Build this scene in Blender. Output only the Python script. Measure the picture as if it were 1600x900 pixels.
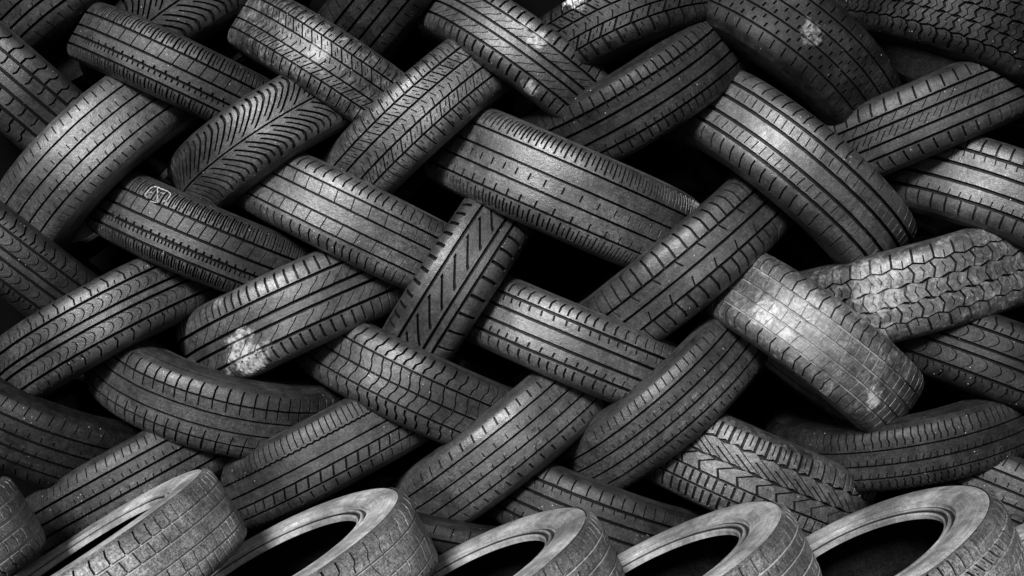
import bpy, math, random
import numpy as np
from mathutils import Vector, Matrix

for o in list(bpy.data.objects):
    bpy.data.objects.remove(o)
SC = bpy.context.scene
COL = SC.collection

# ------------------------------------------------------------------ camera
FPX = 2400.0            # focal length in pixels of the 1600-wide photograph
DIST = 3.58             # camera to the plane that holds the wall tyres' centres
ZC = 0.90
cd = bpy.data.cameras.new("camera")
cam = bpy.data.objects.new("camera", cd)
COL.objects.link(cam)
cam.location = (0, -DIST, ZC)
cam.rotation_euler = (math.radians(90), 0, 0)
cd.sensor_width = 36.0
cd.lens = 36.0 * FPX / 1600.0
cd.clip_end = 500
SC.camera = cam
SC.render.resolution_x, SC.render.resolution_y = 1024, 576

# ------------------------------------------------------------------ world, sun, exposure
SUN_ELEV = math.radians(29)
SUN_SIDE = math.radians(18)      # to the camera's left-hand side of straight-on
w = bpy.data.worlds.new("World")
SC.world = w
w.use_nodes = True
nt = w.node_tree
bg = nt.nodes["Background"]
sky = nt.nodes.new("ShaderNodeTexSky")
sky.sky_type = 'NISHITA'
sky.sun_disc = False
sky.sun_elevation = SUN_ELEV
sky.sun_rotation = math.pi + SUN_SIDE
hs = nt.nodes.new("ShaderNodeHueSaturation")
hs.inputs["Saturation"].default_value = 0.0        # the photograph is black and white
nt.links.new(sky.outputs[0], hs.inputs["Color"])
nt.links.new(hs.outputs[0], bg.inputs["Color"])
bg.inputs["Strength"].default_value = 0.05
sd = bpy.data.lights.new("sun", 'SUN')
sd.energy = 5.0
sd.angle = math.radians(12)
sun = bpy.data.objects.new("sun", sd)
COL.objects.link(sun)
to_sun = Vector((-math.sin(SUN_SIDE) * math.cos(SUN_ELEV), -math.cos(SUN_SIDE) * math.cos(SUN_ELEV), math.sin(SUN_ELEV)))
sun.rotation_euler = to_sun.to_track_quat('Z', 'Y').to_euler()
sun.location = (-3, -6, 7)
SC.view_settings.view_transform = 'Standard'
SC.view_settings.look = 'None'
SC.view_settings.exposure = 0.42
SC.view_settings.gamma = 1.0
SC.cycles.max_bounces = 4
SC.cycles.diffuse_bounces = 2
SC.cycles.glossy_bounces = 2


# ------------------------------------------------------------------ helpers
def pxdir(px, py):
    return Vector(((px - 800) / FPX, 1.0, (450 - py) / FPX))


def pxpoint(px, py, Y):
    return Vector(cam.location) + pxdir(px, py) * (Y + DIST)


def link_mesh(name, co, faces, mat, parent=None, attrs=None, smooth=None):
    me = bpy.data.meshes.new(name)
    co = np.asarray(co, dtype=np.float32)
    faces = np.asarray(faces, dtype=np.int32)
    nf, k = faces.shape
    me.vertices.add(len(co))
    me.vertices.foreach_set("co", co.ravel())
    me.loops.add(nf * k)
    me.loops.foreach_set("vertex_index", faces.ravel())
    me.polygons.add(nf)
    me.polygons.foreach_set("loop_start", np.arange(0, nf * k, k, dtype=np.int32))
    for nm, (ty, arr) in (attrs or {}).items():
        a = me.attributes.new(nm, ty, 'POINT')
        a.data.foreach_set("value" if ty == 'FLOAT' else "vector", np.asarray(arr, dtype=np.float32).ravel())
    me.update(calc_edges=True)
    me.validate()
    me.polygons.foreach_set("use_smooth", np.ones(nf, dtype=bool))
    if smooth:
        me.set_sharp_from_angle(angle=math.radians(smooth))
    if mat:
        me.materials.append(mat)
    ob = bpy.data.objects.new(name, me)
    COL.objects.link(ob)
    if parent:
        ob.parent = parent
    return ob


def grid_faces(n, m, wrap, base=0):
    i = np.arange(n if wrap else n - 1)[:, None]
    j = np.arange(m - 1)[None, :]
    i2 = (i + 1) % n
    f = np.stack([i * m + j, i2 * m + j, i2 * m + j + 1, i * m + j + 1], -1).reshape(-1, 4)
    return f + base


# ------------------------------------------------------------------ rubber
def rubber(name, alb, dust=0.2, mud=0.0, groove_dust=0.0, rough=0.42, seed=0.0, splats=(), specks=0.5, scratch=0.5, spec=0.5, gritty=1.0):
    m = bpy.data.materials.new(name)
    m.use_nodes = True
    t = m.node_tree
    N, L = t.nodes, t.links
    b = N["Principled BSDF"]

    def node(ty, **kw):
        n = N.new(ty)
        for k, v in kw.items():
            setattr(n, k, v)
        return n

    def val(x):
        n = N.new("ShaderNodeValue"); n.outputs[0].default_value = x
        return n.outputs[0]

    def mth(op, a, c=None, clamp=False):
        n = node("ShaderNodeMath", operation=op, use_clamp=clamp)
        for i, x in enumerate((a, c)):
            if x is None:
                continue
            if isinstance(x, (int, float)):
                n.inputs[i].default_value = x
            else:
                L.new(x, n.inputs[i])
        return n.outputs[0]

    def ramp(x, lo, hi, a=0.0, c=1.0):
        n = node("ShaderNodeMapRange", interpolation_type='SMOOTHSTEP')
        L.new(x, n.inputs[0])
        n.inputs[1].default_value, n.inputs[2].default_value = lo, hi
        n.inputs[3].default_value, n.inputs[4].default_value = a, c
        return n.outputs[0]

    tc = N.new("ShaderNodeTexCoord")
    off = node("ShaderNodeVectorMath", operation='ADD')
    L.new(tc.outputs["Object"], off.inputs[0])
    off.inputs[1].default_value = (seed * 3.1, seed * 1.7, seed * 2.3)
    P = off.outputs[0]

    def noise(scale, detail=4, rgh=0.55, vec=P, dist=0.0):
        n = N.new("ShaderNodeTexNoise")
        L.new(vec, n.inputs["Vector"])
        n.inputs["Scale"].default_value = scale
        n.inputs["Detail"].default_value = detail
        n.inputs["Roughness"].default_value = rgh
        n.inputs["Distortion"].default_value = dist
        return n.outputs["Fac"]

    big = noise(7, 5, 0.6)
    mid = noise(45, 5, 0.65)
    fine = noise(330, 3, 0.75)
    at = node("ShaderNodeAttribute", attribute_name="tuv")
    mp = node("ShaderNodeVectorMath", operation='MULTIPLY')
    L.new(at.outputs["Vector"], mp.inputs[0])
    mp.inputs[1].default_value = (9, 260, 1)
    sc = noise(1.0, 3, 0.6, vec=mp.outputs[0])
    # rubber: lighter where worn grey, darker where still black
    k = mth('MULTIPLY', ramp(big, 0.32, 0.7, 0.5, 1.55), ramp(mid, 0.25, 0.75, 0.72, 1.28))
    k = mth('MULTIPLY', k, ramp(fine, 0.3, 0.7, 1 - 0.65 * gritty, 1 + 0.75 * gritty))
    grit = noise(130, 4, 0.8)
    k = mth('MULTIPLY', k, ramp(grit, 0.36, 0.62, 1 - 0.42 * gritty, 1 + 0.42 * gritty))
    k = mth('MULTIPLY', k, ramp(sc, 0.3, 0.7, 1 - 0.4 * scratch, 1 + 0.4 * scratch))
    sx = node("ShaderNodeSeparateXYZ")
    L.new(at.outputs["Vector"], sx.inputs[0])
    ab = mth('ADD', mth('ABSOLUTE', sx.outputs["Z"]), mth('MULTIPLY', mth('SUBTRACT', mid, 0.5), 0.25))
    k = mth('MULTIPLY', k, ramp(ab, 0.62, 1.0, 1.0, 0.5))  # shoulders darkened: less worn rubber plus a painted shade roll-off
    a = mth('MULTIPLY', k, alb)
    # dry dust lying in patches
    dn = noise(11, 7, 0.7, dist=0.6)
    df = mth('MULTIPLY', ramp(dn, 0.44, 0.72), dust)
    df = mth('MULTIPLY', df, ramp(mid, 0.3, 0.65, 0.35, 1.0))

    def mix(x, y, f):
        # x + (y-x)*f
        return mth('ADD', x, mth('MULTIPLY', mth('SUBTRACT', y, x), f))
    a = mix(a, mth('MULTIPLY', ramp(fine, 0.2, 0.8, 0.7, 1.3), 0.085), df)
    if mud > 0:
        mn = noise(24, 9, 0.8, dist=0.8)
        mf = mth('MULTIPLY', mth('MULTIPLY', ramp(mn, 0.47, 0.64), ramp(grit, 0.4, 0.58, 0.25, 1.0)), mud)
        a = mix(a, mth('MULTIPLY', ramp(mid, 0.3, 0.7, 0.6, 1.3), 0.26), mf)
        mn2 = noise(20, 6, 0.7, dist=0.4)
        a = mth('MULTIPLY', a, ramp(mn2, 0.35, 0.5, 1 - 0.55 * mud, 1.0))
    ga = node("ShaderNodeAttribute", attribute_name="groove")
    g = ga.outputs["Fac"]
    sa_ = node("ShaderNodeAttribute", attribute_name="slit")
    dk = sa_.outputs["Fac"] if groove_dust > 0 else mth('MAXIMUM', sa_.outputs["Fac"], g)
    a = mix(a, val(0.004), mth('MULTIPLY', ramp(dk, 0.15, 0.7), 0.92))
    if groove_dust > 0:
        gf = mth('MULTIPLY', ramp(g, 0.1, 0.6), mth('MULTIPLY', ramp(noise(14, 5, 0.7), 0.36, 0.6, 0.1 if groove_dust < 0.8 else 0.6, 1.0), groove_dust))
        a = mix(a, mth('MULTIPLY', ramp(fine, 0.2, 0.8, 0.8, 1.2), 0.34), gf)
    for (c, r, v) in splats:
        d = node("ShaderNodeVectorMath", operation='DISTANCE')
        L.new(tc.outputs["Object"], d.inputs[0])
        d.inputs[1].default_value = c
        dd = mth('ADD', d.outputs["Value"], mth('MULTIPLY', mth('SUBTRACT', noise(26, 7, 0.75), 0.5), r * 3.4))
        sf = mth('MULTIPLY', ramp(dd, r * 1.15, r * 0.55), ramp(noise(90, 5, 0.7), 0.38, 0.55, 0.25, 1.0))
        a = mix(a, mth('MULTIPLY', ramp(mid, 0.25, 0.75, 0.7, 1.25), v), sf)
    if specks > 0:
        vo = node("ShaderNodeTexVoronoi", feature='F1')
        L.new(P, vo.inputs["Vector"])
        vo.inputs["Scale"].default_value = 85
        sp = mth('MULTIPLY', ramp(vo.outputs["Distance"], 0.13, 0.07), ramp(noise(23, 2), 0.56, 0.66, 0.0, specks))
        a = mix(a, val(0.42), sp)
    cb = N.new("ShaderNodeCombineColor")
    for i in range(3):
        L.new(a, cb.inputs[i])
    L.new(cb.outputs[0], b.inputs["Base Color"])
    L.new(mth('ADD', mth('ADD', ramp(mid, 0.2, 0.8, rough - 0.07, rough + 0.1), ramp(grit, 0.36, 0.62, 0.07, -0.04)), ramp(noise(13, 6, 0.7), 0.35, 0.65, 0.05, -0.05)), b.inputs["Roughness"])
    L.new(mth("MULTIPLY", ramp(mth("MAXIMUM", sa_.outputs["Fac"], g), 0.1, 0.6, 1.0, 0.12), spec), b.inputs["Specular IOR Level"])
    bp = N.new("ShaderNodeBump")
    bp.inputs["Strength"].default_value = 0.4 + 0.32 * gritty
    bp.inputs["Distance"].default_value = 0.0016
    h = mth('ADD', mth('ADD', mth('MULTIPLY', fine, 0.55), mth('MULTIPLY', grit, 0.5)), mth('ADD', mth('MULTIPLY', mid, 0.7), mth('MULTIPLY', sc, 0.3 * scratch)))
    L.new(h, bp.inputs["Height"])
    L.new(bp.outputs[0], b.inputs["Normal"])
    return m


# ------------------------------------------------------------------ tread patterns
# rib = (x0, x1, pitches, shear [(s, mm)], sipes [(offset, width mm, depth mm, s from, s to)], zigzag (amp x0, amp x1))
def ribs_from(edges, gap):
    out = []
    for i in range(len(edges) - 1):
        a, b = edges[i], edges[i + 1]
        out.append((a + (gap / 2 if i else 0), b - (gap / 2 if i < len(edges) - 2 else 0)))
    return out


def mirror_rib(sh, si):
    return [(1 - s, v) for s, v in sh][::-1], [(o, w_, d, 1 - b, 1 - a) for (o, w_, d, a, b) in si]


def build_style(edges, gap, specs, zig=None):
    """specs: one (pitches, shear, sipes) per rib, outer s=0 on the -x side"""
    rr = ribs_from(edges, gap)
    res = []
    for i, (x0, x1) in enumerate(rr):
        n, sh, si = specs[i]
        z = (0, 0) if not zig else (zig[i], zig[i + 1])
        res.append((x0, x1, n, sh, si, z))
    return res


FLAT = [(0, 0), (1, 0)]


def shoulders(n, si, sh=FLAT):
    """shoulder on the +x side (s=0 at the groove, s=1 outermost) and its mirror"""
    msh, msi = mirror_rib(sh, si)
    return (n, msh, msi), (n, sh, si)


def st_touring(n=58, w=2.2, a=0.12, b=0.8, bend=5, midn=58, mids=((0.5, 1.3, 4, 0, 0.4),), gap=0.085):
    lo, hi = shoulders(n, [(0.5, w, 6, a, b)], [(0, 0), (0.5, 0), (0.8, bend), (1, bend * 1.6)])
    m = (midn, [(0, 0), (1, 3)], list(mids))
    m2 = (midn, [(0, 3), (1, 0)], [(o, w_, d, 1 - q, 1 - p) for (o, w_, d, p, q) in mids])
    return build_style([-1, -0.56, -0.2, 0.2, 0.56, 1], gap, [lo, m, (midn // 2, FLAT, []), m2, hi])


def st_plain(n=54, w=1.5, gap=0.07, a=0.25, b=0.75, nick=0.3):
    lo, hi = shoulders(n, [(0.5, w, 4, a, b)], [(0, 0), (1, 7)])
    m = (n, [(0, 0), (1, 5)], [(0.5, 1.0, 2.5, 0, nick)])
    return build_style([-1, -0.56, -0.22, 0.12, 0.5, 1], gap, [lo, m, m, (n, FLAT, [(0.5, 1.2, 3, 0.1, 0.45)]), hi])


def st_dense(n=62, w=2.2, gap=0.075, nick=0.3):
    lo, hi = shoulders(n, [(0.2, w, 6, 0.05, 0.86), (0.7, w * 0.75, 5, 0.3, 0.8)], [(0, 0), (0.6, 1), (1, 5)])
    m = (n, FLAT, [(0.5, 1.5, 4.5, 0, nick)])
    m2 = (n, FLAT, [(0.5, 1.5, 4.5, 1 - nick, 1)])
    return build_style([-1, -0.6, -0.22, 0.2, 0.58, 1], gap, [lo, m, (n // 2, FLAT, []), m2, hi])


def st_dense_steps(n=52):
    lo, hi = shoulders(n, [(0.2, 2.2, 6, 0, 0.86), (0.55, 1.5, 5, 0.05, 0.8), (0.82, 1.3, 5, 0.25, 0.8)], [(0, 0), (0.6, 1), (1, 5)])
    m = (n, FLAT, [(0.5, 2.6, 4.5, 0, 0.25)])
    m2 = (n * 3 // 4, [(0, 0), (1, 6)], [(0.5, 1.4, 4, 0, 1)])
    return build_style([-1, -0.62, -0.3, 0.05, 0.5, 1], 0.08, [lo, (n, FLAT, [(0.2, 2, 4, 0.55, 1), (0.7, 2, 4, 0.55, 1)]), m, m2, hi])


def st_chevron(n=30, flip=1):
    c = 1 * flip
    sh = [(0, 0), (0.15, 18 * c), (0.4, 42 * c), (0.62, 58 * c), (0.75, 60 * c), (0.9, 56 * c), (1, 52 * c)]
    si = [(0.3, 3.6, 7, 0.06, 0.9), (0.8, 2.8, 6, 0.2, 0.8)]
    msh, msi = mirror_rib(sh, si)
    return build_style([-1, 0.0, 1], 0.05, [(n, msh, msi), (n, sh, si)])


def st_hooks(n=50):
    lo, hi = shoulders(40, [(0.5, 2.2, 6, 0.05, 0.85), (0.9, 1.2, 4, 0.05, 0.3)], [(0, 0), (0.4, 3), (0.7, -3), (1, -8)])
    sh = [(0, -12), (0.2, 0), (0.45, 7), (0.7, 7), (0.88, 1), (1, -10)]
    m = (n, sh, [(0.5, 1.5, 5, 0.1, 0.98)])
    m2 = (n, [(s, v + 4) for s, v in sh], [(0.5, 1.5, 5, 0.05, 0.92)])
    c = (20, FLAT, [])
    return build_style([-1, -0.6, -0.14, 0.1, 0.55, 1], 0.08, [lo, m, c, m2, hi])


def st_block(n=44, w=2.4):
    lo, hi = shoulders(n, [(0.4, w, 7, 0, 0.9), (0.85, 1.0, 4, 0.1, 0.35), (0.6, 1.0, 4, 0.5, 0.75)], [(0, 0), (1, 5)])
    m = (n, [(0, 0), (1, 16)], [(0.3, w, 6, 0, 1), (0.65, 1.1, 4, 0.15, 0.45), (0.9, 1.1, 4, 0.5, 0.85)])
    m2 = (n, [(0, 16), (1, 0)], [(0.3, w, 6, 0, 1), (0.65, 1.1, 4, 0.15, 0.45), (0.9, 1.1, 4, 0.5, 0.85)])
    c = (n, [(0, 0), (0.5, 6), (1, 0)], [(0.5, 1.6, 5, 0, 0.6), (0.9, 1.0, 3, 0.5, 0.9)])
    return build_style([-1, -0.56, -0.22, 0.2, 0.56, 1], 0.06, [lo, m, c, m2, hi])


def st_brickworn(n=38):
    lo, hi = shoulders(n, [(0.5, 1.9, 4, 0, 0.95)], [(0, 0), (0.5, -4), (1, 4)])
    m = (n, [(0, 0), (1, 6)], [(0.4, 1.4, 2.4, 0, 1)])
    m2 = (n, [(0, 4), (1, 0)], [(0.8, 1.4, 2.4, 0, 1)])
    c = (n, FLAT, [(0.1, 1.4, 2.4, 0, 0.8)])
    return build_style([-1, -0.58, -0.24, 0.12, 0.5, 1], 0.05, [lo, m, c, m2, hi])


def st_zigzag(n=36):
    lo, hi = shoulders(n, [(0.5, 2.6, 6, 0, 0.85), (0.0, 1.2, 4, 0.0, 0.4)], [(0, 0), (1, 4)])
    m = (n, [(0, 0), (0.5, 8), (1, 0)], [(0.25, 2.4, 7, 0, 1), (0.72, 1.2, 4, 0.2, 0.8)])
    m2 = (n, [(0, 8), (0.5, 0), (1, 8)], [(0.75, 2.4, 7, 0, 1), (0.25, 1.2, 4, 0.2, 0.8)])
    z = 0.035
    return build_style([-1, -0.6, -0.2, 0.2, 0.6, 1], 0.04, [lo, m, m2, m, hi], zig=[0, z, -z, z, -z, 0])


def st_slash(n=26):
    hi = (44, FLAT, [(0.5, 4.0, 7, 0.45, 0.98)])
    lo = (34, [(0, 3), (1, 0)], [(0.5, 3.8, 7, 0.05, 0.98)])
    c = (n, [(0, 0), (0.25, 14), (0.6, 44), (0.85, 66), (1, 70)], [(0.4, 5.0, 7, 0.12, 0.9)])
    r = (20, FLAT, [])
    return build_style([-1, -0.5, -0.24, 0.5, 1], 0.09, [lo, r, c, hi])


def st_zshape(n=46, w=2.6):
    lo, hi = shoulders(n, [(0.5, w, 7, 0.05, 0.88)], [(0, 0), (0.3, 2), (0.5, 10), (0.75, 12), (1, 14)])
    m = (n, [(0, 0), (0.35, 2), (0.65, 8), (1, 10)], [(0.5, 1.8, 6, 0, 1)])
    m2 = (n, [(0, 10), (0.35, 8), (0.65, 2), (1, 0)], [(0.5, 1.8, 6, 0, 1)])
    return build_style([-1, -0.52, -0.06, 0.44, 1], 0.06, [lo, m, m2, hi])


def st_scallop(n=40):
    lo, hi = shoulders(n, [(0.5, 2.6, 7, 0, 0.9)], [(0, 0), (0.4, 1), (0.6, 9), (0.8, 11), (1, 8)])
    m = (n, [(0, 0), (0.5, 6), (1, 4)], [(0.5, 2.2, 6, 0.2, 1)])
    return build_style([-1, -0.56, -0.16, 0.14, 0.52, 1], 0.085, [lo, m, (20, FLAT, []), m, hi])


def st_brick(n=44):
    lo, hi = shoulders(n, [(0.5, 2.8, 7, 0, 0.92)], [(0, 0), (0.6, 2), (1, -3)])
    m = (n // 2, [(0, 0), (1, 12)], [(0.5, 2.2, 5, 0, 0.6)])
    m2 = (n // 2, [(0, 12), (1, 0)], [(0.5, 2.2, 5, 0.4, 1)])
    return build_style([-1, -0.45, -0.02, 0.4, 1], 0.075, [lo, m, m2, hi])


def st_hatch(n=48):
    lo, hi = shoulders(n, [(0.5, 2.4, 6, 0.08, 0.8)], [(0, 0), (0.4, 1), (1, 6)])
    m = (n, [(0, 0), (0.5, 12), (1, 26)], [(0.3, 1.6, 5, 0.1, 0.75), (0.8, 1.3, 5, 0.35, 0.95)])
    return build_style([-1, -0.52, -0.2, 0.2, 0.5, 1], 0.075, [lo, (24, FLAT, []), m, (n, [(0, 0), (1, 20)], [(0.5, 1.4, 5, 0.2, 1)]), hi])


def st_arc(n=40):
    lo, hi = shoulders(54, [(0.5, 2.8, 6, 0.05, 0.85)], [(0, 0), (0.6, 1), (1, 5)])
    sh = [(0, 0), (0.3, 10), (0.6, 24), (0.85, 32), (1, 34)]
    m = (n, sh, [(0.5, 1.6, 5, 0, 0.9)])
    return build_style([-1, -0.54, -0.14, 0.12, 0.52, 1], 0.08, [lo, m, (18, FLAT, []), m, hi])


def st_cross(n=26):
    hi = (44, FLAT, [(0.3, 3.4, 6, 0.0, 0.75), (0.8, 1.6, 4, 0.2, 0.7)])
    lo = (60, FLAT, [(0.5, 3.2, 6, 0.1, 0.95)])
    lo2 = (60, FLAT, [(0.5, 3.0, 6, 0.05, 0.95)])
    c = (n, [(0, 40), (0.5, 8), (1, -22)], [(0.3, 3.4, 7, 0.04, 0.96), (0.75, 2.6, 6, 0.0, 0.6)])
    c2 = (n, [(0, 0), (0.5, -8), (1, 24)], [(0.4, 3.0, 6, 0.0, 1)])
    return build_style([-1, -0.62, -0.3, 0.1, 0.52, 1], 0.05, [lo, lo2, c2, c, hi], zig=[0, 0, 0, 0.02, 0.03, 0])


def st_studs(n=54):
    lo, hi = shoulders(n, [(0.5, 1.6, 5, 0.1, 0.6)], [(0, 0), (1, 4)])
    m = (n, [(0, 0), (1, 3)], [(0.3, 2.4, 5, 0.1, 0.4), (0.8, 2.0, 5, 0.6, 0.9)])
    return build_style([-1, -0.58, -0.2, 0.18, 0.56, 1], 0.055, [lo, m, m, m, hi])


def st_offroad(n=40):
    lo, hi = shoulders(n, [(0.5, 3, 7, 0, 0.9), (0.1, 1.2, 4, 0.1, 0.6)], [(0, 0), (0.3, 6), (0.6, 2), (1, 6)])
    m = (n, [(0, 0), (0.3, 8), (0.6, 2), (1, 10)], [(0.3, 3, 6, 0, 1), (0.8, 1.4, 4, 0, 1)])
    z = 0.025
    return build_style([-1, -0.6, -0.2, 0.2, 0.6, 1], 0.045, [lo, m, m, m, hi], zig=[0, z, -z, z, -z, 0])


def st_dotted(n=66):
    lo, hi = shoulders(n, [(0.2, 2.2, 6, 0.1, 0.92), (0.7, 1.8, 5, 0.3, 0.85)], [(0, 0), (0.6, 1), (1, 4)])
    m = (n * 3 // 5, [(0, 0), (1, 2)], [(0.5, 2.0, 5, 0.3, 0.72)])
    m2 = (n * 3 // 5, [(0, 0), (1, 2)], [(0.5, 2.2, 5, 0.0, 0.42)])
    return build_style([-1, -0.62, -0.24, 0.16, 0.56, 1], 0.055, [lo, m2, m, (20, FLAT, []), hi])


def st_crinkle(n=88):
    lo, hi = shoulders(n, [(0.5, 1.7, 6, 0.1, 0.8)], [(0, 0), (0.3, 3), (0.5, 0), (1, 4)])
    m = (n, [(0, 0), (0.5, 4), (1, 0)], [(0.5, 1.3, 4, 0.0, 0.35)])
    return build_style([-1, -0.5, -0.1, 0.34, 1], 0.06, [lo, m, m, hi])


def st_wavy(n=46):
    hi = (n, [(0, 0), (0.6, 1), (1, 4)], [(0.5, 2.4, 6, 0.1, 0.8)])
    lo = (n, [(0, -4), (0.4, -1), (1, 0)], [(0.5, 1.8, 5, 0.3, 0.9)])
    sl = (n, [(0, 0), (1, 9)], [(0.5, 2.6, 6, 0.05, 1)])
    pl = (n // 2, FLAT, [])
    w_ = (n * 2, FLAT, [])
    return build_style([-1, -0.62, -0.3, 0.02, 0.42, 1], 0.055, [lo, sl, pl, w_, (n * 2, [(0, 0), (0.6, 1), (1, 4)], [(0.5, 1.2, 6, 0.1, 0.8)])], zig=[0, 0, 0, 0, 0.014, 0])


# ------------------------------------------------------------------ tyre builder
PITCH = 1.42
TEX = 0.955          # the tread mesh runs to this share of the half width


def profile(x, W, h, p):
    """x in [-1,1] of the half width -> (axial, drop)"""
    ax = np.clip(np.abs(x), 0, 0.9999)
    return x * W / 2, h * (1 - (1 - ax ** p) ** (1 / p))


def tread_mesh(R, W, h, p, ribs, gdepth, rng, span, sipe_dust=False):
    cos, fcs, grv, slt, tuv = [], [], [], [], []
    base = 0
    ph = rng.uniform(0, 6.28, 8)
    for (x0, x1, n, shear, sipes, zig) in ribs:
        # pitch sequence shared by every rib with the same count
        r2 = np.random.RandomState(int(n * 7 + ph[0] * 1000) % 100000)
        n = int(round(n * PITCH))
        cell = 2 * math.pi / n
        k0 = int(span / cell) + 1
        wdt = np.ones(2 * k0)
        blk = r2.choice([0.86, 1.0, 1.14], size=(2 * k0) // 5 + 2)
        wdt *= np.repeat(blk, 5)[:2 * k0]
        wdt *= 2 * k0 * cell / wdt.sum()
        start = -k0 * cell + np.concatenate([[0], np.cumsum(wdt)])
        th, lab, phz = [], [], []          # theta, per line {sipe: depth share}, zig phase
        ns = len(sipes)
        for c in range(2 * k0):
            t0, cw = start[c], wdt[c]
            cwm = cw * R * 1000
            lines = []
            for si, (of, wm, dm, sa, sb) in enumerate(sipes):
                wm = max(wm * 2.1, 2.9 if gdepth > 0.0045 else 2.4)
                hw = wm / 2 / cwm
                e = min(0.25 * wm, 0.8) / cwm
                lines += [(of - hw, si, 0), (of - hw + e, si, 1), (of + hw - e, si, 1), (of + hw, si, 0)]
            lines = [(q[0] % 1.0, q[1], q[2]) for q in lines]
            if zig[0] or zig[1]:
                lines += [(0.0, -1, 0), (0.5, -1, 0)]
            lines.sort()
            full = [(0.0, -1, 0)] if not any(abs(q[0]) < 1e-4 for q in lines) else []
            full += lines
            full.sort()
            ext = []
            for a_, b_ in zip(full, full[1:] + [(1.0, -1, 0)]):
                ext.append(a_)
                gapm = (b_[0] - a_[0]) * cwm
                kk = int(gapm // 11)
                for z in range(kk):
                    ext.append((a_[0] + (b_[0] - a_[0]) * (z + 1) / (kk + 1), -1, 0))
            for q in ext:
                th.append(t0 + q[0] * cw)
                lab.append((q[1], q[2]))
                phz.append(q[0])
        rest = np.arange(start[-1], start[0] + 2 * math.pi - 0.02, 0.07)
        for v in rest:
            th.append(v); lab.append((-1, 0)); phz.append(0.25)
        th = np.array(th); phz = np.array(phz)
        lab = np.array(lab)
        nt_ = len(th)
        # columns
        wmm = (x1 - x0) * TEX * W / 2 * 1000
        ss = {0.0, 1.0}
        for v in np.linspace(0, 1, max(3, int(wmm / 9)) + 1):
            ss.add(round(float(v), 4))
        for (of, wm, dm, sa, sb) in sipes:
            for v in (sa, sb):
                if 0 < v < 1:
                    ss.add(round(v, 4)); ss.add(round(min(1, v + 0.8 / wmm), 4)); ss.add(round(max(0, v - 0.8 / wmm), 4))
        for s, v in shear:
            ss.add(round(float(s), 4))
        ss = np.array(sorted(ss))
        outer_lo, outer_hi = x0 <= -0.999, x1 >= 0.999
        X0 = x0 + zig[0] * (np.abs(phz * 2 - 1) * 2 - 1)
        X1 = x1 + zig[1] * (np.abs(phz * 2 - 1) * 2 - 1)
        jit = 0.0035
        X0 = X0 + (0 if outer_lo else rng.normal(0, jit, nt_) * 0.6)
        X1 = X1 + (0 if outer_hi else rng.normal(0, jit, nt_) * 0.6)
        X = X0[:, None] + (X1 - X0)[:, None] * ss[None, :]
        shv = np.interp(ss, [q[0] for q in shear], [q[1] for q in shear]) / 1000 / R
        TH = th[:, None] + shv[None, :]
        D = np.zeros_like(X)
        for si, (of, wm, dm, sa, sb) in enumerate(sipes):
            on = ((ss >= sa - 1e-6) & (ss <= sb + 1e-6)).astype(float)
            rows = (lab[:, 0] == si) & (lab[:, 1] == 1)
            D[rows] = np.maximum(D[rows], (dm / 1000) * on[None, :])
        # groove halves
        wl = 0.012
        gl, gh = [], []
        if not outer_lo:
            half = 0.06
            gl = [(X0 - half, gdepth), (X0 - wl, gdepth)]
        if not outer_hi:
            half = 0.06
            gh = [(X1 + wl, gdepth), (X1 + half, gdepth)]
        cols_x = [g_[0] for g_ in gl] + [X[:, i] for i in range(len(ss))] + [g_[0] for g_ in gh]
        cols_d = [np.full(nt_, g_[1] * (1.0 if i == 1 else 1.04)) for i, g_ in enumerate(gl)] + [D[:, i] for i in range(len(ss))] + \
                 [np.full(nt_, g_[1] * (1.0 if i == 0 else 1.04)) for i, g_ in enumerate(gh)]
        cols_t = [TH[:, 0] for _ in gl] + [TH[:, i] for i in range(len(ss))] + [TH[:, -1] for _ in gh]
        X = np.stack(cols_x, 1); D = np.stack(cols_d, 1); TH = np.stack(cols_t, 1)
        X = np.clip(X, -1, 1)
        ax, drop = profile(X * TEX, W, h, p)
        r = R - drop - D
        # uneven wear
        r = r + 0.0007 * np.sin(3 * TH + ph[1] + 2 * X) + 0.0005 * np.sin(7 * TH + ph[2] - 3 * X) + 0.0003 * np.sin(23 * TH + ph[3] + 5 * X)
        r = r + rng.normal(0, 0.00003, r.shape)
        # slip the sunk vertices inwards along the shoulder normal too
        ax = ax * (1 - D / (W * 0.5) * np.abs(X) ** 4 * 0.7)
        cos.append(np.stack([r * np.cos(TH), r * np.sin(TH), ax], -1).reshape(-1, 3))
        tuv.append(np.stack([TH * R, X * W / 2, X], -1).reshape(-1, 3))
        gcol = np.array([1.0] * len(gl) + [1.0 if (sipe_dust and not outer_lo and not outer_hi) else 0.0] * len(ss) + [1.0] * len(gh))
        dn_ = np.clip(D / (0.5 * gdepth), 0, 1)
        grv.append((dn_ * gcol[None, :]).ravel())
        slt.append((dn_ * (1 - gcol)[None, :]).ravel())
        fcs.append(grid_faces(nt_, X.shape[1], True, base))
        base += X.size
    return np.concatenate(cos), np.concatenate(fcs), np.concatenate(grv), np.concatenate(slt), np.concatenate(tuv)


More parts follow.
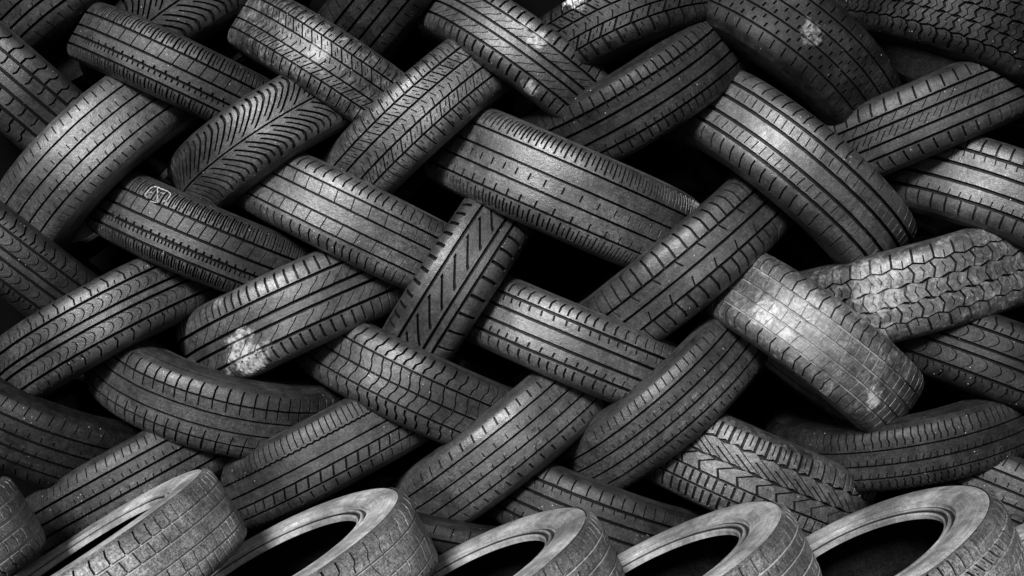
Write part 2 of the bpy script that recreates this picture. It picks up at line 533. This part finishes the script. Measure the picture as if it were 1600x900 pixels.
def lathe(prof, n, rng=None, wob=0.0):
    prof = np.asarray(prof, float)      # (axial, radius)
    th = np.linspace(0, 2 * math.pi, n, endpoint=False)
    r = np.repeat(prof[None, :, 1], n, 0)
    a = np.repeat(prof[None, :, 0], n, 0)
    if rng is not None and wob:
        f = rng.uniform(0, 6.28, 3)
        r = r + wob * (np.sin(2 * th + f[0]) + 0.6 * np.sin(5 * th + f[1]))[:, None]
        a = a + wob * (np.sin(3 * th + f[2]))[:, None]
    co = np.stack([r * np.cos(th)[:, None], r * np.sin(th)[:, None], a], -1).reshape(-1, 3)
    tuv = np.stack([th[:, None] * r, r, np.zeros_like(r)], -1).reshape(-1, 3)
    return co, grid_faces(n, len(prof), True), tuv


def catmull(pts, sub=4):
    pts = np.asarray(pts, float)
    P = np.vstack([2 * pts[0] - pts[1], pts, 2 * pts[-1] - pts[-2]])
    out = []
    for i in range(1, len(P) - 2):
        for t in np.linspace(0, 1, sub, endpoint=False):
            a, b, c, d = P[i - 1], P[i], P[i + 1], P[i + 2]
            out.append(0.5 * (2 * b + (c - a) * t + (2 * a - 5 * b + 4 * c - d) * t * t + (-a + 3 * b - 3 * c + d) * t ** 3))
    out.append(pts[-1])
    return np.array(out)


COUNT = [0]


def build_tyre(M, R, W, style, label, group, alb=0.05, side=None, h=None, p=4.2, rim=0.62, gdepth=0.0065, dust=0.2, mud=0.0,
               gd=0.0, rough=0.42, splats_world=(), specks=0.8, scratch=0.5, spec=0.5, bead=False, span=1.75, sipe_dust=False):
    COUNT[0] += 1
    rng = np.random.RandomState(100 + COUNT[0] * 17)
    root = bpy.data.objects.new("tyre", None)
    root.empty_display_size = 0.1
    COL.objects.link(root)
    root.matrix_world = M
    root["label"] = label
    root["category"] = "tyre"
    root["group"] = group
    h = h or R * (1 - rim) * 0.62
    inv = M.inverted()
    spl = [(tuple(inv @ c), r, v) for (c, r, v) in splats_world]
    seed = COUNT[0] * 1.37
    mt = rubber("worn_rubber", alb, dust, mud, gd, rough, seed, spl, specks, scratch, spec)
    ms = rubber("sidewall_rubber", side if side is not None else alb * 0.8, dust * 0.8, mud * 0.5, 0.0, rough + 0.03, seed + 5, spl, specks * 0.5, 0.6, spec * 0.9, 0.35 if bead else 0.8)
    co, fc, gr, sl, tu = tread_mesh(R, W, h, p, style, gdepth, rng, span, sipe_dust)
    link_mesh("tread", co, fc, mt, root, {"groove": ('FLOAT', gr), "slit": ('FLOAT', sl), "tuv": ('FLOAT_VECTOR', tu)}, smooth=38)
    # sidewalls: from the shoulder over the bulge, past two fine ridges, to the bead
    rb = R * rim
    xs = np.array([TEX - 0.004, 0.975, 0.99])
    a0, d0 = profile(xs, W, h, p)
    shp = list(zip(a0, R - d0 - 0.0015))
    rm = shp[-1][1]
    H = rm - rb
    hw = W / 2
    shp += [(hw * 1.005, rm - 0.12 * H), (hw * 1.0, rm - 0.30 * H), (hw * 0.965, rm - 0.47 * H), (hw * 0.94, rm - 0.58 * H)]
    body = catmull(shp, 4)
    ridge = [(hw * 0.945, rm - 0.60 * H), (hw * 0.95, rm - 0.64 * H), (hw * 0.87, rm - 0.66 * H), (hw * 0.85, rm - 0.72 * H),
             (hw * 0.84, rm - 0.78 * H)]
    lip = [(hw * 0.90, rm - 0.795 * H), (hw * 0.905, rm - 0.845 * H), (hw * 0.83, rm - 0.865 * H), (hw * 0.81, rm - 0.92 * H), (hw * 0.85, rm - 0.935 * H),
           (hw * 0.82, rb + 0.0015), (hw * 0.72, rb), (hw * 0.68, rb + 0.006)]
    for s in (1, -1):
        parts = [("sidewall", np.vstack([body, ridge] if bead else [body, ridge, lip]))]
        if bead:
            parts.append(("bead", np.array([(ridge[-1][0] - 0.001, ridge[-1][1] + 0.002)] + lip)))
        for nm, pr in parts:
            pr = pr.copy(); pr[:, 0] *= s
            co, fc, tu = lathe(pr, 220 if bead else 128, rng, 0.0008)
            if s < 0:
                fc = fc[:, ::-1]
            gv = np.zeros(len(pr))
            if nm == "bead":
                gv[[0, 3, 4, 8]] = 1.0
            elif bead:
                gv[-2:] = 1.0
            link_mesh(nm, co, fc, ms, root, {"tuv": ('FLOAT_VECTOR', tu), "groove": ('FLOAT', np.tile(gv, 220 if bead else 128))}, smooth=30)
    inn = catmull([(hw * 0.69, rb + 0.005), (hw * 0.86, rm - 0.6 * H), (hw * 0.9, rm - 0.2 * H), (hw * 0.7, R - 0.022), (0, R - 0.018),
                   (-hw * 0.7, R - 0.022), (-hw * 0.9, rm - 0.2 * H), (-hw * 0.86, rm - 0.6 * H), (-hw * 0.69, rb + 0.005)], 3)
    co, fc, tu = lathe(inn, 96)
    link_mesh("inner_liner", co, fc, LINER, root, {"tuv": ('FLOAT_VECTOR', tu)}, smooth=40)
    return root


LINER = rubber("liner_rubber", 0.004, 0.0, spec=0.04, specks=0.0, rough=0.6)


def wall_matrix(px, py, ang, R, tilt, yaw, dy):
    t = math.radians(ang)
    l0 = Vector((math.cos(t), 0, -math.sin(t)))
    n0 = Vector((math.sin(t), 0, math.cos(t)))
    f0 = Vector((0, -1, 0))
    q = math.radians(tilt)
    n = n0 * math.cos(q) + f0 * math.sin(q)
    f = f0 * math.cos(q) - n0 * math.sin(q)
    y = math.radians(yaw)
    l = l0 * math.cos(y) + f * math.sin(y)
    f = f * math.cos(y) - l0 * math.sin(y)
    F = pxpoint(px, py, -0.31 + dy)
    c = F - f * R
    M = Matrix((( f.x, l.x, n.x, c.x), (f.y, l.y, n.y, c.y), (f.z, l.z, n.z, c.z), (0, 0, 0, 1)))
    return M


WALL = "old tyres laced into a herringbone wall"
FRONT = "tyres leaning in a row along the foot of the wall"
SPX = FPX / DIST


def wt(px, py, ang, L, W, style, label, tilt=0.0, yaw=0.0, dy=0.0, b=1.0, spl=(), **kw):
    R = L / 2 / SPX
    Wm = W / (FPX / (DIST - 0.31 + dy))
    M = wall_matrix(px, py, ang, R, tilt, yaw, dy)
    sw = []
    for (sx, sy, rp, v) in spl:      # stains: the point of this tyre's surface they sit on
        o = Vector(cam.location); d = pxdir(sx, sy).normalized()
        inv = M.inverted()
        lo, ld = inv @ o, inv.to_3x3() @ d
        best = None
        A = ld.x ** 2 + ld.y ** 2; B = 2 * (lo.x * ld.x + lo.y * ld.y); C = lo.x ** 2 + lo.y ** 2 - (R - 0.006) ** 2
        disc = max(0.0, B * B - 4 * A * C)
        tt = (-B - math.sqrt(disc)) / (2 * A)
        sw.append((M @ (lo + ld * tt), rp / SPX, v))
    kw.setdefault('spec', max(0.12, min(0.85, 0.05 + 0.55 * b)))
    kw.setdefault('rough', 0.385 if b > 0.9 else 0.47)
    return build_tyre(M, R, Wm, style, label, WALL, alb=0.027 * b, splats_world=sw, **kw)  # b mixes rubber tone with shade painted into top-row and deep-set tyres

# ------------------------------------------------------------------ the wall, course by course
# top course
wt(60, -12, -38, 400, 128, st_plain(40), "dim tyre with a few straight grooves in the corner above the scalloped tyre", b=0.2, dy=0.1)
wt(-28, 95, 40, 420, 134, st_scallop(), tilt=-7, label= "tyre with wavy scalloped shoulder blocks, cut by the picture edge beside the smooth curved tyre", b=0.95)
wt(255, 98, 25, 380, 106, st_dense_steps(50), "narrow tyre with stepped blocks and close shoulder slits, above the chevron tyre", b=0.75)
wt(115, 243, -45, 400, 140, st_plain(60, 1.6, 0.05, 0.3, 0.7, 0.35), "smooth worn grey tyre with four thin straight grooves, bowing upward", tilt=1, b=1.6, dust=0.1, rough=0.425)
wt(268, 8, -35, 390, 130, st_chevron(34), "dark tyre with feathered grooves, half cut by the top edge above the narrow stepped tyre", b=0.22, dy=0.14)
wt(506, 93, 33, 352, 114, st_block(46, 2.0), "dirty tyre crusted with pale dried mud over its small blocks", b=1.0, mud=0.75, dust=0.5, specks=0.9, spl=[(500, 78, 16, 0.24)])
wt(396, 208, -33, 350, 124, st_chevron(32), "tyre with one centre groove and curved chevron grooves like a leaf", b=1.05, yaw=4)
wt(618, -30, -50, 390, 130, st_plain(50, 1.4), "nearly black tyre cut by the top edge, directly behind the mud crusted tyre", b=0.2, dy=0.1, tilt=8)
wt(648, 177, -42.5, 390, 125, st_block(48, 2.0), "tyre with five ribs of small slit blocks, standing over the bright smooth banded tyre", b=1.6)
wt(826, 80, 36, 370, 112, st_arc(), "tyre with pale chalky stains between four wide straight grooves, near the top edge", b=1.0, dust=0.6, specks=1.0,
   spl=[(838, 62, 14, 0.3), (828, 138, 12, 0.26), (820, 40, 10, 0.2)])
wt(966, 12, -23, 400, 116, st_block(40, 3.0), "very dark blocky tyre with a white patch, cut by the top edge", b=0.26, tilt=-12, spl=[(897, -4, 20, 0.75)])  # one white patch on the upper shoulder
wt(1020, 156, -32, 400, 127, st_touring(56, 2.0, 0.0, 0.7, -2), "dark sagging tyre with even slits along its upper shoulder, under the white patch", tilt=13, b=0.42)
wt(1262, 45, 38, 440, 150, st_studs(), "big dark tyre dotted with short slits, bowing out with a pale scuff", tilt=-8, b=0.22, spl=[(1268, 52, 18, 0.14)], gdepth=0.004)
wt(1548, 30, 21, 420, 136, st_offroad(), "dark winter tyre with crinkled blocks in the upper corner, above the fine feathered tyre", b=0.24, tilt=0)
wt(1468, 174, -23, 430, 122, st_hatch(), "tyre with fine feathered cuts down its middle rib, below the crinkled winter tyre", b=0.75)
wt(1268, 262, 40, 440, 146, st_touring(44, 2.0, 0.15, 0.95, 4, 60, ((0.5, 1.0, 3, 0.1, 0.9),)), "large clean tyre bowing out, with widely spaced shoulder slits and three fine middle ribs", tilt=0, b=1.2, dy=-0.02)
wt(1618, 310, 21, 420, 146, st_touring(48, 2.4, 0.0, 0.8, 2), "tyre with plain even shoulder slits, cut by the picture edge above the cracked muddy tyre", b=1.1)
# second course
wt(-8, 386, 38, 400, 120, st_hooks(50), tilt=-7, label= "dark tyre with curled cuts, cut by the picture edge under the smooth curved tyre", b=0.38)
CHALKED = wt(292, 370, 23, 390, 122, st_dense_steps(60), "tyre with dense slits on both shoulders and a chalk circle with an arrow", b=0.85)
wt(535, 337, 26, 400, 128, st_touring(62, 2.0, 0.2, 0.95, 5, 40, ((0.5, 0.8, 2, 0, 1),), gap=0.06), "bright worn tyre with smooth plain bands, between the chalk marked tyre and the widest tyre", b=2.1, dust=0.1, dy=-0.01)
wt(880, 296, 23.5, 430, 152, st_dotted(), "widest tyre, at the middle of the wall, with comb like shoulder slits and dotted ribs", b=1.7, dust=0.25, tilt=4, dy=-0.03)
wt(712, 438, -57.5, 400, 122, st_slash(), "steep tyre with long slanting slash grooves, wedged under the widest tyre", b=0.95)
wt(1087, 412, -40, 410, 128, st_brick(), "tyre with brick like shoulder blocks and three straight grooves, leaning under the large clean tyre", b=0.95)
wt(1488, 441, -15.5, 440, 146, st_zigzag(), "tyre with cracked zigzag blocks smeared with pale mud", b=1.15, mud=0.7, dust=0.6, specks=1.0, gdepth=0.008, yaw=-3,
   spl=[(1375, 455, 40, 0.24)])
wt(1299, 541, 37.5, 364, 138, st_brickworn(42), "dirty tyre lying on top with pale dirt filled grooves, both its ends in view", b=1.6, mud=0.7, gd=0.6, sipe_dust=True, dust=0.6, dy=-0.07, gdepth=0.004,
   spl=[(1195, 492, 20, 0.33), (1362, 622, 17, 0.36), (1230, 520, 14, 0.22)])
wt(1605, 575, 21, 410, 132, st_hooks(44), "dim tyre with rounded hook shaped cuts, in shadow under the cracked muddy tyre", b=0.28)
# third course
wt(125, 512, -29, 400, 122, st_hooks(52), "tyre with two rows of curled hook cuts beside plain grooves", b=1.05, dust=0.3)
wt(440, 490, -25, 375, 140, st_arc(34), "dusty tyre with a big pale dried splash near its lower edge", b=1.5, dust=0.5, spl=[(385, 556, 34, 0.36), (335, 470, 10, 0.16)])
wt(898, 540, 22.5, 410, 126, st_touring(56, 2.4, 0.1, 0.75, 6, 50, ((0.5, 2.3, 5, 0.05, 0.5),)), "bright tyre with dotted middle ribs and wavy shoulder slits, beside the steep slash grooved tyre", b=1.8)
wt(640, 607, 25.5, 385, 124, st_zshape(48), "tyre with bold lightning shaped shoulder cuts, below the steep slash grooved tyre", b=1.05)
wt(1055, 640, -41, 405, 125, st_plain(56, 1.6, 0.065, 0.2, 0.7), "tyre with long thin straight grooves, leaning beneath the dirty tyre lying on top", b=0.95, tilt=4)
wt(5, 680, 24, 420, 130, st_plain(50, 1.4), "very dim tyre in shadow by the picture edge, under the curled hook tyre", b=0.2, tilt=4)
wt(298, 648, 17, 430, 126, st_touring(52, 2.2, 0.0, 0.75, 3, 52, ((0.5, 1.7, 4, 0, 0.75),), gap=0.06), "tyre sagging in a downward bow with clean upper shoulder slits, under the splashed dusty tyre", b=0.95, tilt=12)
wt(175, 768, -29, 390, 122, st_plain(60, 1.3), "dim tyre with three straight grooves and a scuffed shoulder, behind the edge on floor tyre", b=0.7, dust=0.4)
wt(497, 716, -27.5, 390, 126, st_wavy(), "tyre with one wavy groove and shiny slit blocks, just above the palest floor tyre", b=0.85, dust=0.35)
wt(786, 705, -38.5, 405, 128, st_plain(44, 2.4, 0.055, 0.2, 0.62), "broad smooth tyre with fine grooves and short shoulder slits, above the floor row", b=1.4)
wt(935, 822, 20, 400, 124, st_touring(44, 1.8, 0.05, 0.75, 2), "dim tyre low in the wall, upper shoulder evenly slit, above two ridged floor tyres", b=0.55)
wt(668, 868, 12, 400, 112, st_plain(40), "almost black tyre peeping out between floor tyres, under the broad smooth tyre", b=0.35)
wt(1196, 757, 23, 400, 150, st_cross(), "tyre with ragged crisscross grooves and rough torn blocks, low in the wall", b=1.15, mud=0.35, dust=0.5, specks=1.0)
wt(1486, 704, -13, 440, 112, st_crinkle(), "dark tyre sagging like a hammock with very fine crinkled cuts", b=0.42, tilt=6)
wt(1640, 800, 22, 400, 126, st_plain(48), "sliver of a dim tyre in the lower corner, behind the last floor tyre", b=0.55)


# ------------------------------------------------------------------ the row leaning along the floor
def ft(cx, cy, a, ratio, phi, style, label, Wm=0.165, d=2.96, **kw):
    """cap ellipse centre, half length in pixels, openness, roll"""
    cap = Vector(cam.location) + pxdir(cx, cy) * d
    v = (Vector(cam.location) - cap).normalized()
    ph = math.radians(phi)
    u = Vector((-math.sin(ph), 0, math.cos(ph)))
    u = (u - v * u.dot(v)).normalized()
    n = (v * ratio + u * math.sqrt(1 - ratio ** 2)).normalized()
    R = a / (FPX / d) / 0.975
    c = cap - n * Wm * 0.42
    f = (v - n * v.dot(n)).normalized()
    # theta = 0 points to the side the picture shows most of: right and towards the viewer
    side = n.cross(f)
    f = (f * 0.8 + side * 0.6).normalized()
    l = n.cross(f)
    M = Matrix(((f.x, l.x, n.x, c.x), (f.y, l.y, n.y, c.y), (f.z, l.z, n.z, c.z), (0, 0, 0, 1)))
    return build_tyre(M, R, Wm, style, label, FRONT, bead=True, p=kw.pop('p', 5.5), **kw)


ft(-201, 876, 235, 0.06, 33, st_scallop(40), "floor tyre whose grooved tread end just enters the picture at the lower corner", alb=0.083, gd=0.9, side=0.115, gdepth=0.0034)
ft(121, 865, 236, 0.085, 33, st_touring(46, 2.0, 0.0, 0.8, 4, 44, ((0.5, 1.6, 3, 0, 1),), gap=0.06), "floor tyre seen almost edge on, dusty tread towards the viewer", alb=0.140, gd=0.85, side=0.214, gdepth=0.0034)
ft(420, 884, 237, 0.21, 28, st_zshape(44), "floor tyre with the palest dusty sidewall and chipped bead", alb=0.115, gd=1.0, side=0.280, dust=0.5, gdepth=0.0034)
ft(717, 914, 235, 0.225, 28, st_touring(44, 2.0, 0.0, 0.85, 5, 44, ((0.5, 2.4, 5, 0.3, 0.8),), gap=0.07), "floor tyre with thin ridged bead and pale worn shoulder, directly below the broad smooth tyre", alb=0.123, gd=1.0, side=0.181, gdepth=0.0034)
ft(1018, 904, 236, 0.24, 28, st_touring(46, 2.2, 0.0, 0.85, 4, 50, ((0.5, 2.4, 5, 0.2, 0.8),), gap=0.07), "floor tyre with pale ringed bead, below the crisscross grooved tyre", alb=0.123, gd=0.9, side=0.181, gdepth=0.0034)
ft(1331, 881, 241, 0.29, 28, st_block(46, 2.6), "floor tyre with the widest open hole and notched pale shoulder", alb=0.099, gd=0.6, side=0.181, dust=0.35, gdepth=0.0034)
ft(1641, 872, 238, 0.27, 28, st_plain(46), "last floor tyre, only a sliver of its rim showing at the picture edge", alb=0.099, gd=0.6, side=0.181, gdepth=0.0034)

# ------------------------------------------------------------------ chalk mark on the slit-shouldered tyre
def chalk(root):
    inv = root.matrix_world.inverted()
    o = inv @ Vector(cam.location)
    i3 = inv.to_3x3()
    tr = [c for c in root.children if c.name.startswith("tread")][0]
    R = 390 / 2 / SPX; Wm = 122 / (FPX / (DIST - 0.31))
    h = R * 0.38 * 0.62

    def onto(zx, zy):
        d = i3 @ pxdir(200 + zx / 15.0, 270 + zy / 15.0).normalized()
        r = R
        for _ in range(6):
            A = d.x ** 2 + d.y ** 2; B = 2 * (o.x * d.x + o.y * d.y); C = o.x ** 2 + o.y ** 2 - r * r
            t = (-B - math.sqrt(max(0, B * B - 4 * A * C))) / (2 * A)
            q = o + d * t
            x = max(-0.97, min(0.97, q.z / (Wm / 2)))
            r = R - float(profile(np.array([x]), Wm, h, 4.2)[1][0]) + 0.0007
        th = math.atan2(q.y, q.x)
        return Vector((r * math.cos(th), r * math.sin(th), q.z)), Vector((math.cos(th), math.sin(th), 0.0))
    strokes = [[(455, 600), (400, 520), (410, 480), (470, 420), (540, 350), (640, 325), (780, 375), (950, 450), (990, 510), (940, 600), (880, 650), (800, 680)],
               [(685, 350), (690, 480), (680, 600), (700, 690)], [(520, 665), (600, 690), (710, 695)],
               [(410, 490), (490, 465), (570, 450)], [(750, 470), (860, 485)]]
    co, fc = [], []
    hw = 0.0016
    for st in strokes:
        pts = catmull(st, 5)
        P = [onto(*p) for p in pts]
        b0 = len(co)
        for i, (q, nn) in enumerate(P):
            tg = (P[min(i + 1, len(P) - 1)][0] - P[max(i - 1, 0)][0]).normalized()
            sd_ = tg.cross(nn).normalized() * hw * (0.75 + 0.4 * math.sin(i * 2.1))
            dn = nn * 0.0012
            for p_ in (q - sd_ - dn, q - sd_ * 0.6 + nn * 0.0004, q + sd_ * 0.6 + nn * 0.0004, q + sd_ - dn):
                co.append(tuple(p_))
        fc.append(grid_faces(len(P), 4, False, b0))
    m = bpy.data.materials.new("chalk")
    m.use_nodes = True
    b = m.node_tree.nodes["Principled BSDF"]
    nz = m.node_tree.nodes.new("ShaderNodeTexNoise"); nz.inputs["Scale"].default_value = 160
    cr = m.node_tree.nodes.new("ShaderNodeValToRGB")
    cr.color_ramp.elements[0].position = 0.35; cr.color_ramp.elements[0].color = (0.04, 0.04, 0.04, 1)
    cr.color_ramp.elements[1].position = 0.6; cr.color_ramp.elements[1].color = (0.38, 0.38, 0.38, 1)
    tcn = m.node_tree.nodes.new("ShaderNodeTexCoord")
    m.node_tree.links.new(tcn.outputs["Object"], nz.inputs["Vector"])
    m.node_tree.links.new(nz.outputs["Fac"], cr.inputs[0])
    m.node_tree.links.new(cr.outputs[0], b.inputs["Base Color"])
    b.inputs["Roughness"].default_value = 0.9
    link_mesh("chalk_mark", co, np.concatenate(fc), m, root)


chalk(CHALKED)

# ------------------------------------------------------------------ ground and the black backing added behind
def plain(name, c, rough, scale):
    m = bpy.data.materials.new(name)
    m.use_nodes = True
    N, L = m.node_tree.nodes, m.node_tree.links
    b = N["Principled BSDF"]
    n = N.new("ShaderNodeTexNoise"); n.inputs["Scale"].default_value = scale; n.inputs["Detail"].default_value = 8
    tc = N.new("ShaderNodeTexCoord")
    L.new(tc.outputs["Object"], n.inputs["Vector"])
    r = N.new("ShaderNodeValToRGB")
    r.color_ramp.elements[0].color = (c * 0.6, c * 0.6, c * 0.6, 1); r.color_ramp.elements[1].color = (c * 1.5, c * 1.5, c * 1.5, 1)
    b.inputs["Specular IOR Level"].default_value = 0.03
    L.new(n.outputs["Fac"], r.inputs[0]); L.new(r.outputs[0], b.inputs["Base Color"])
    b.inputs["Roughness"].default_value = rough
    bp = N.new("ShaderNodeBump"); bp.inputs["Distance"].default_value = 0.01
    L.new(n.outputs["Fac"], bp.inputs["Height"]); L.new(bp.outputs[0], b.inputs["Normal"])
    return m


def box(name, lo, hi, mat):
    x0, y0, z0 = lo; x1, y1, z1 = hi
    co = [(x0, y0, z0), (x1, y0, z0), (x1, y1, z0), (x0, y1, z0), (x0, y0, z1), (x1, y0, z1), (x1, y1, z1), (x0, y1, z1)]
    fc = [(0, 3, 2, 1), (4, 5, 6, 7), (0, 1, 5, 4), (1, 2, 6, 5), (2, 3, 7, 6), (3, 0, 4, 7)]
    return link_mesh(name, co, fc, mat, smooth=30)


g = link_mesh("ground", [(-60, -60, 0), (60, -60, 0), (60, 60, 0), (-60, 60, 0)], [(0, 1, 2, 3)], plain("asphalt", 0.03, 0.9, 30))
g["kind"] = "structure"
gap_backing = box("wall", (-6, 0.42, 0.0), (6, 0.62, 2.6), plain("gap_shade_black", 0.0015, 1.0, 6))  # black backing added so the gaps between tyres read as deep shade
gap_backing["label"] = "added black backing standing in for deep shade in the gaps between stacked tyres"
gap_backing["category"] = "wall"
